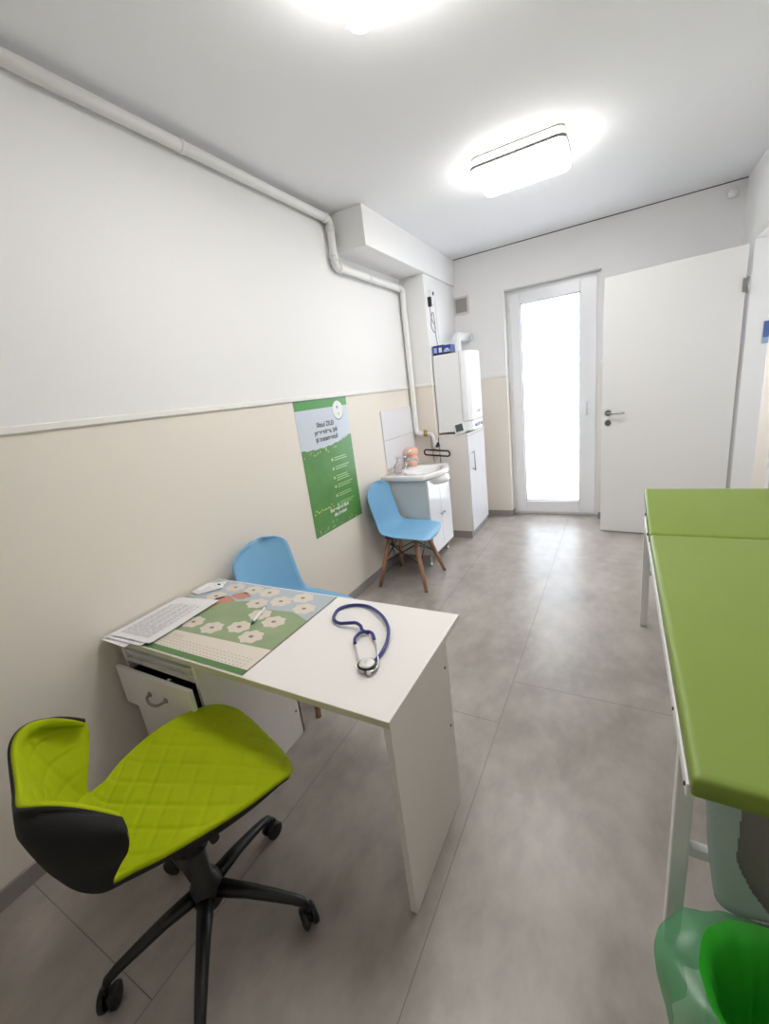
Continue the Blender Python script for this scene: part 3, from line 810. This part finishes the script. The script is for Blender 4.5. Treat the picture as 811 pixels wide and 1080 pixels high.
b.loft([el(.08, .08, .705, .09), el(.13, .13, .71, .085), el(.175, .185, .735, .06), el(.19, .225, .768, .03), sc(.97, .784), sc(.995, .789), sc(1, .795), sc(1, .82), sc(.985, .827), el(.145, .215, .822), el(.13, .195, .80), el(.10, .15, .75), el(.05, .08, .72), el(.02, .02, .717)])
for v in b.bm.verts: v.co.x = max(v.co.x, -1.778)
obj('bowl', b, 'ceramic', bt, smooth=True)
obj('drain', B().lathe([(.001, .723), (.018, .723), (.022, .719)], cxb, cyb, 18), 'chrome', bt)
b = B(); tx, ty = -1.70, 3.39
b.lathe([(.026, .822), (.026, .83), (.021, .835), (.02, .93), (.022, .945), (.012, .955)], tx, ty, 20, cap=True)
b.tube([(tx, ty, .905), (tx+.06, ty-.002, .915), (tx+.135, ty-.004, .905), (tx+.14, ty-.004, .89)], [.015, .013, .011, .011], 12)
b.tube([(tx, ty, .95), (tx-.005, ty, .975), (tx+.07, ty, .99)], [.012, .012, .006], 10)
obj('mixer_tap', b, 'chrome', bt)
# soap dispenser and cups
dx, dy = -1.70, 3.24
t = thing('soap_dispenser', 'clear pump soap bottle at the near left end of the washbasin', 'soap dispenser', (dx, dy, .826))
b = B().lathe([(.004, .826), (.034, .826), (.036, .835), (.036, .88), (.028, .90), (.013, .908), (.013, .918)], dx, dy, 22, cap=True); obj('bottle', b, 'clear_plastic', t, smooth=True)
b = B().tube([(dx, dy, .915), (dx, dy, .955)], .006, 10); b.tube([(dx, dy, .955), (dx+.045, dy, .958), (dx+.05, dy, .948)], .006, 10); b.tube([(dx, dy, .95), (dx, dy, .963)], .012, 12); obj('pump', b, 'chrome', t)
ux_, uy_ = -1.69, 3.54
b = B().lathe([(.005, .826), (.04, .826), (.043, .83), (.051, .935), (.048, .935), (.04, .832), (.004, .832)], ux_, uy_, 26)
tag(obj('cup', b, 'peach', smooth=True), 'peach plastic cup standing on the far side of the washbasin behind the tap', 'cup')
b = B().lathe([(.005, .9355), (.058, .9355), (.066, .945), (.066, .978), (.056, .99), (.003, .992)], ux_-.008, uy_, 26)
tag(obj('soap_dish', b, 'peach', smooth=True), 'wider peach dish sitting on top of the peach cup', 'dish')
# tile splashback
b = B(); 
for k, (z0, z1) in enumerate(((.86, 1.113), (1.116, 1.37))): b.box(XW, XW+.012, 3.18, 3.80, z0, z1, .002)
tag(obj('splashback', b, 'gloss_white'), 'white tile splashback on the wall above the washbasin', 'splashback')
# towel rail
t = thing('towel_rail', 'narrow black towel rail in front of the tall cabinet beside the washbasin', 'towel rail', (-1.5, PY-.08, .93))
rr = rounded_rect(-1.64, -1.385, .895, .945, .02, 5)
b = B().tube([(x, PY-.12, z+(-.10*(x+1.64))) for x, z in rr+[rr[0]]], .008, 10, cap=False); obj('rail', b, 'black_metal', t)
b = B().tube([(-1.553, PY-.12, .935), (-1.553, PY, .935)], .006, 8); obj('bracket', b, 'black_metal', t)

# ------------------------------------------------------------ tall cabinet
kx0, kx1, ky0, ky1, kz = PX+.002, -1.245, 3.86, 4.42, 1.055
t = thing('tall_cabinet', 'tall narrow white cabinet on a grey plinth under the boiler', 'cabinet', (-1.4, 4.1, 0))
b = B(); b.box(kx0, kx1-.018, ky0, ky0+.018, .075, kz-.02); b.box(kx0, kx1-.018, ky1-.018, ky1, .075, kz-.02); b.box(kx0, kx1-.018, ky0+.018, ky1-.018, .075, .093); b.box(kx0, kx0+.01, ky0, ky1, .075, kz-.02)
obj('carcass', b, 'melamine', t, bevel=.001)
obj('top_board', B().box(kx0, kx1+.004, ky0-.004, ky1+.004, kz-.02, kz), 'melamine', t, bevel=.002)
obj('plinth', B().box(kx0, kx1-.02, ky0+.004, ky1, 0, .075), 'baseboard_tile', t)
d = obj('door', B().box(kx1-.018, kx1, ky0+.002, ky1-.002, .08, kz-.024), 'gloss_white', t, bevel=.002)
b = B().tube([(kx1+.028, ky0+.09, .68), (kx1+.028, ky0+.09, .88)], .006, 10)
for z in (.70, .86): b.tube([(kx1, ky0+.09, z), (kx1+.028, ky0+.09, z)], .005, 8)
obj('handle', b, 'steel', d)
# ------------------------------------------------------------ boiler
t = thing('boiler', 'white wall-hung gas boiler standing above the tall cabinet', 'boiler', (-1.4, 4.1, kz))
bx1 = -1.285; bz0, bz1 = kz+.022, 1.79
obj('casing', B().box(PX+.012, bx1, 3.875, 4.31, bz0, bz1), 'plastic_white', t, bevel=.003)
b = B()
prof = [(bx1+.004, 3.872), (bx1+.02, 3.870), (bx1+.055, 3.885), (bx1+.085, 3.93), (bx1+.092, 4.0), (bx1+.092, 4.18), (bx1+.085, 4.25), (bx1+.055, 4.295), (bx1+.02, 4.312), (bx1+.004, 4.312)]
b.prism(prof, 'z', bz0+.095, bz1+.008); fc = obj('front_cover', b, 'plastic_white', t, bevel=.004)
b = B(); b.prism([(x-.003 if x > bx1+.01 else x, y) for x, y in prof], 'z', bz0, bz0+.09); cp = obj('control_panel', b, 'plastic_white', t, bevel=.003)
for y in (3.99, 4.17): obj('dial', B().tube([(bx1+.089, y, bz0+.042), (bx1+.1, y, bz0+.042)], .014, 16), 'label_grey', cp)
obj('display', B().box(bx1+.088, bx1+.091, 4.05, 4.12, bz0+.028, bz0+.06), 'label_grey', cp)
b = B(); text_faces(b, 'ariston', .035, lambda u, v: (bx1+.0935, 4.10+u, bz0+.16+v), .0008)
obj('brand_mark', b, 'label_grey', fc)
b = B(); b.tube([(-1.43, 4.28, bz1), (-1.43, 4.28, bz1+.02)], .055, 24)
b.tube([(-1.43, 4.28, bz1+.015)] + elbow((-1.43, 4.28, bz1+.175), (-1.43, 4.28, bz1), (-1.42, 4.5, bz1+.18), .08) + [(-1.40, YB, bz1+.185)], .045, 20)
b.tube([(-1.405, 4.565, bz1+.183), (-1.404, 4.59, bz1+.183)], .052, 20)
obj('flue_pipe', b, 'plastic_white', t)
# thermostat standing on the cabinet edge
b = B()
TM = Matrix.Translation((-1.305, 3.855, kz)) @ Matrix.Rotation(-.12, 4, 'X') @ Matrix.Rotation(math.radians(-12), 4, 'Y')
b.box(-.052, .052, -.014, .004, .0, .108, .006, rot=TM)
b.mat(1).box(-.036, .036, -.0155, -.014, .026, .094, rot=TM)
tag(obj('thermostat', b, ['plastic_white', 'screen_grey']), 'small white thermostat with a grey screen leaning on the tall cabinet top', 'thermostat')
# glove carton on top of boiler
b = B(); z0 = bz1
b.mat(3).box(-1.53, -1.36, 3.89, 4.02, z0+.0005, z0+.016)
b.mat(0).box(-1.53, -1.43, 3.895, 4.02, z0+.016, z0+.086); b.mat(0).box(-1.43, -1.36, 3.895, 4.02, z0+.016, z0+.08)
b.mat(1).box(-1.522, -1.493, 3.893, 3.8955, z0+.022, z0+.066); b.mat(2).box(-1.474, -1.445, 3.893, 3.8955, z0+.022, z0+.064)
b.mat(1).box(-1.425, -1.365, 3.893, 3.8955, z0+.02, z0+.042); b.mat(2).box(-1.41, -1.38, 3.893, 3.8957, z0+.036, z0+.052)
tag(obj('glove_carton', b, ['carton_blue', 'carton_light', 'carton_white', 'carton_navy']), 'blue and white carton of gloves lying on top of the boiler', 'carton')

# ------------------------------------------------------------ junction box and cables on the pillar
b = B(); b.box(PX, PX+.025, 3.93, 4.01, 2.24, 2.36, .004); b.mat(1); b.tube([(PX+.025, 3.985, 2.335), (PX+.028, 3.985, 2.335)], .016, 14); b.box(PX, PX+.028, 3.905, 3.93, 2.22, 2.3)
tag(obj('junction_box', b, ['plastic_white', 'dark_steel']), 'small white junction box with a dark knockout high on the pillar above the boiler', 'junction box')
def cable(pts, mt, label, r=.0035): tag(obj('cable', B().tube(cat_rom(pts, 6), r, 8), mt), label, 'cable')
xo = PX+.006
cable([(xo, 3.93, 2.22), (xo, 3.95, 2.12), (xo+.01, 4.0, 2.06), (xo+.01, 3.97, 2.0), (xo, 3.93, 2.05), (xo, 3.95, 2.14), (xo, 4.0, 2.18), (xo, 4.02, 2.10), (xo, 4.03, 1.95), (xo+.02, 4.06, 1.80)], 'vent_grey', 'looped grey cable hanging below the junction box')
cable([(xo, 4.075, 2.30), (xo, 4.085, 2.1), (xo, 4.10, 1.95), (xo+.02, 4.13, 1.80)], 'plastic_white', 'straight white cable running down to the top of the boiler')
# ventilation grille on the back wall
t = thing('ventilation_grille', 'small square grey ventilation grille high on the back wall', 'vent', (-1.46, YB, 2.2))
gx, gz, w = -1.462, 2.29, .078
b = B()
for q in ((-w, w, w-.017, w), (-w, w, -w, -w+.017), (-w, -w+.017, -w+.017, w-.017), (w-.017, w, -w+.017, w-.017)): b.box(gx+q[0], gx+q[1], YB-.012, YB, gz+q[2]*1.1, gz+q[3]*1.1)
obj('frame', b, 'vent_frame', t)
b = B().box(gx-w+.01, gx+w-.01, YB-.003, YB, gz-w, gz+w)
for k in range(9):
    z = gz-w*.9+k*w*.22; b.box(gx-w+.015, gx+w-.015, YB-.009, YB-.006, z, z+.01)
obj('louvre', b, 'vent_grey', t)
# motion sensor at top right corner
b = B().lathe([(.001, 2.61), (.03, 2.615), (.036, 2.64), (.03, 2.665), (.001, 2.67)], XR-.09, YB-.035, 18)
tag(obj('motion_sensor', b, 'plastic_white', smooth=True), 'tiny white sensor up in the corner above the open door', 'sensor')

# ------------------------------------------------------------ examination couch
t = thing('examination_couch', 'lime green examination couch on a white steel frame', 'couch', (.47, 1.75, 0))
ex0, ex1, ey0, eyh, ey1, ez = .142, .775, .80, 2.19, 2.74, .72
def pad(x0, x1, y0, y1, z0, z1, r=.03):
    b = B(); n = 4
    lv = [(0.004, z0), (0, z0+.005), (0, z1-.01), (.002, z1-.004), (.007, z1-.001), (.02, z1)]
    rr_loft(b, [(x0+i, x1-i, y0+i, y1-i, r, z) for i, z in lv], 5)
    return b
obj('mattress', pad(ex0, ex1, ey0, eyh-.002, ez-.05, ez, .006), 'lime_vinyl', t, smooth='auto')
b = pad(ex0-.003, ex1+.003, eyh+.002, ey1, ez-.05, ez, .008)
tilt = math.atan2(.085, ey1-eyh)
RM = Matrix.Translation((0, eyh+.002, ez)) @ Matrix.Rotation(tilt, 4, 'X') @ Matrix.Translation((0, -eyh-.002, -ez))
bmesh.ops.transform(b.bm, matrix=RM, verts=b.bm.verts)
obj('head_rest', b, 'lime_vinyl', t, smooth='auto')
b = B(); fz0, fz1 = ez-.085, ez-.051
b.box(ex0-.004, ex0+.022, ey0+.03, ey1-.12, fz0, fz1); b.box(ex1-.022, ex1+.004, ey0+.03, ey1-.12, fz0, fz1); b.box(ex0+.03, ex1-.03, ey0+.16, ey0+.185, fz0, fz1); b.box(ex0+.03, ex1-.03, ey1-.145, ey1-.12, fz0, fz1)
obj('frame', b, 'paint_white', t, bevel=.002)
b = B(); b.box(ex0-.003, ex0+.001, eyh+.01, ey1-.004, ez-.05, ez-.022); bmesh.ops.transform(b.bm, matrix=RM, verts=b.bm.verts)
obj('head_bracket', b, 'paint_white', t)
for (x, y) in ((.139, .95), (ex1-.032, .95), (.139, 2.58), (ex1-.032, 2.58)):
    obj('leg', B().box(x, x+.036, y, y+.036, 0, fz0), 'paint_white', t, bevel=.003)
for y in (.955, 2.585):
    obj('cross_bar', B().box(.175, ex1-.032, y, y+.024, .325, .352), 'paint_white', t, bevel=.002)
for y, z in ((1.07, ez-.065), (.845, ez-.065)): obj('bolt', B().tube([(ex0-.004, y, z), (ex0-.007, y, z)], .0045, 10), 'dark_steel', t)
for y, z in ((2.27, ez-.0), (2.5, ez+.03)): obj('bolt', B().tube([(ex0-.002, y, z-.03), (ex0-.008, y, z-.03)], .006, 10), 'dark_steel', t)

# ------------------------------------------------------------ bins
def film(name, rings, mt, parent, cut=None):
    b = B(); b.loft(rings, True, False)
    if cut: bmesh.ops.delete(b.bm, geom=[f for f in b.bm.faces if cut(f.calc_center_median())], context='FACES')
    return obj(name, b, mt, parent, smooth=True, solid=0)
bcx, bcy, brz = .30, .735, .30
t = thing('waste_bin', 'round waste bin with a bright green liner bag in the near right corner', 'bin', (bcx, bcy, 0))
b = B().lathe([(.004, .0), (.09, .0), (.095, .01), (.117, brz-.03), (.120, brz-.022), (.1165, brz-.022), (.114, brz-.03), (.09, .012), (.004, .01)], bcx, bcy, 40)
obj('bucket', b, 'bin_green', t, smooth=True)
def ripple(cx, cy, r, z, amp, n=72, sd=0, ph=0, zr=0, stretch=None):
    out = []
    for k in range(n):
        a = 2*PI*k/n
        w = amp*(math.sin(5*a+sd)+.6*math.sin(11*a+sd*2.3)+.4*math.sin(17*a-sd))
        rr2 = r+w
        if stretch: rr2 += stretch[0]*max(0, math.cos(a-stretch[1]))**6
        out.append((cx+rr2*math.cos(a), cy+rr2*math.sin(a), z+zr*math.sin(7*a+sd)+zr*.6*math.sin(13*a)))
    return out
st = (.07, math.radians(172))
lin_in = [ripple(bcx, bcy, .02, .03, .002), ripple(bcx, bcy, .064, .035, .005, sd=1), ripple(bcx, bcy, .080, .12, .005, sd=1.3), ripple(bcx, bcy, .095, .22, .004, sd=1.6), ripple(bcx, bcy, .110, brz-.014, .002, sd=2), ripple(bcx, bcy, .131, brz+.008, .0015, sd=2)]
film('bag_inside', lin_in, 'green_film_inner', t)
d7 = st[1]
lin_out = [ripple(bcx, bcy, .131, brz+.008, .0015, sd=2), ripple(bcx, bcy, .142, brz+.004, .003, sd=2.2, stretch=(.03, d7)), ripple(bcx, bcy, .155, brz-.01, .005, sd=2.4, stretch=(.055, d7)), ripple(bcx, bcy, .158, brz-.07, .008, sd=2.6, zr=.004, stretch=(.045, d7)), ripple(bcx, bcy, .156, brz-.14, .010, sd=2.8, zr=.008, stretch=(.03, d7)), ripple(bcx, bcy, .154, brz-.21, .012, sd=3, zr=.014, stretch=(.015, d7))]
film('bag_skirt', lin_out, 'green_film', t)
# bag hanging from the end rail of the couch
t = thing('plastic_bag', 'translucent grey-green plastic bag of grey sheets hanging under the near end of the couch', 'bag', (.42, .93, .27))
def sq(x0, x1, y0, y1, r, z, amp=0, sd=0, zr=0):
    P = rounded_rect(x0, x1, y0, y1, r, 8); out = []; m = len(P)
    cx, cy = (x0+x1)/2, (y0+y1)/2
    # resample evenly
    Ls = [0]
    for i in range(m): Ls.append(Ls[-1]+math.dist(P[i], P[(i+1) % m]))
    N_ = 260
    for k in range(N_):
        q = Ls[-1]*k/N_; i = max(j for j in range(m) if Ls[j] <= q+1e-9); f = (q-Ls[i])/max(1e-9, Ls[i+1]-Ls[i])
        x = P[i][0]*(1-f)+P[(i+1) % m][0]*f; y = P[i][1]*(1-f)+P[(i+1) % m][1]*f
        d = Vector((x-cx, y-cy)).normalized(); w = amp*(math.sin(k*.19+sd)+.6*math.sin(k*.41+sd*2))
        out.append((x+d.x*w, y+d.y*w, z+zr*math.sin(k*.15+sd)))
    return out
def bag_cut(c): return c.y < .915 and c.x > .245 and c.z > .312+.13*max(0, 1-(c.x-.245)/.10)**2
def dense(R, n=14):
    out = []
    for k in range(len(R[0])):
        out.append(cat_rom([q[k] for q in R], n))
    return [[c[j] for c in out] for j in range(len(out[0]))]
film('bag_film', dense([sq(.186, .64, .905, .958, .02, .645), sq(.19, .645, .895, .952, .02, .57, .002, 1), sq(.2, .65, .888, .951, .02, .45, .003, 1.6), sq(.214, .65, .884, .951, .02, .36, .003, 2), sq(.222, .655, .882, .951, .02, .31, .003, 2.3, .006), sq(.235, .65, .90, .945, .02, .272, .002, 2.3, .008), sq(.3, .6, .918, .93, .005, .268)]), 'teal_film', t, cut=bag_cut)
b = B()
for k in range(4): b.box(.238+.004*k, .62-.01*k, .898+.012*k, .907+.012*k, .300+.006*k, .628-.02*(k % 2), .004)
obj('sheet_stack', b, 'bin_grey', t)
for x in (.26, .56): obj('strap', B().tube(cat_rom([(x-.02, .955, .64), (x-.018, .957, .655), (x, .9575, .668), (x+.018, .957, .655), (x+.02, .955, .64)], 5), .003, 8), 'teal_film', t)
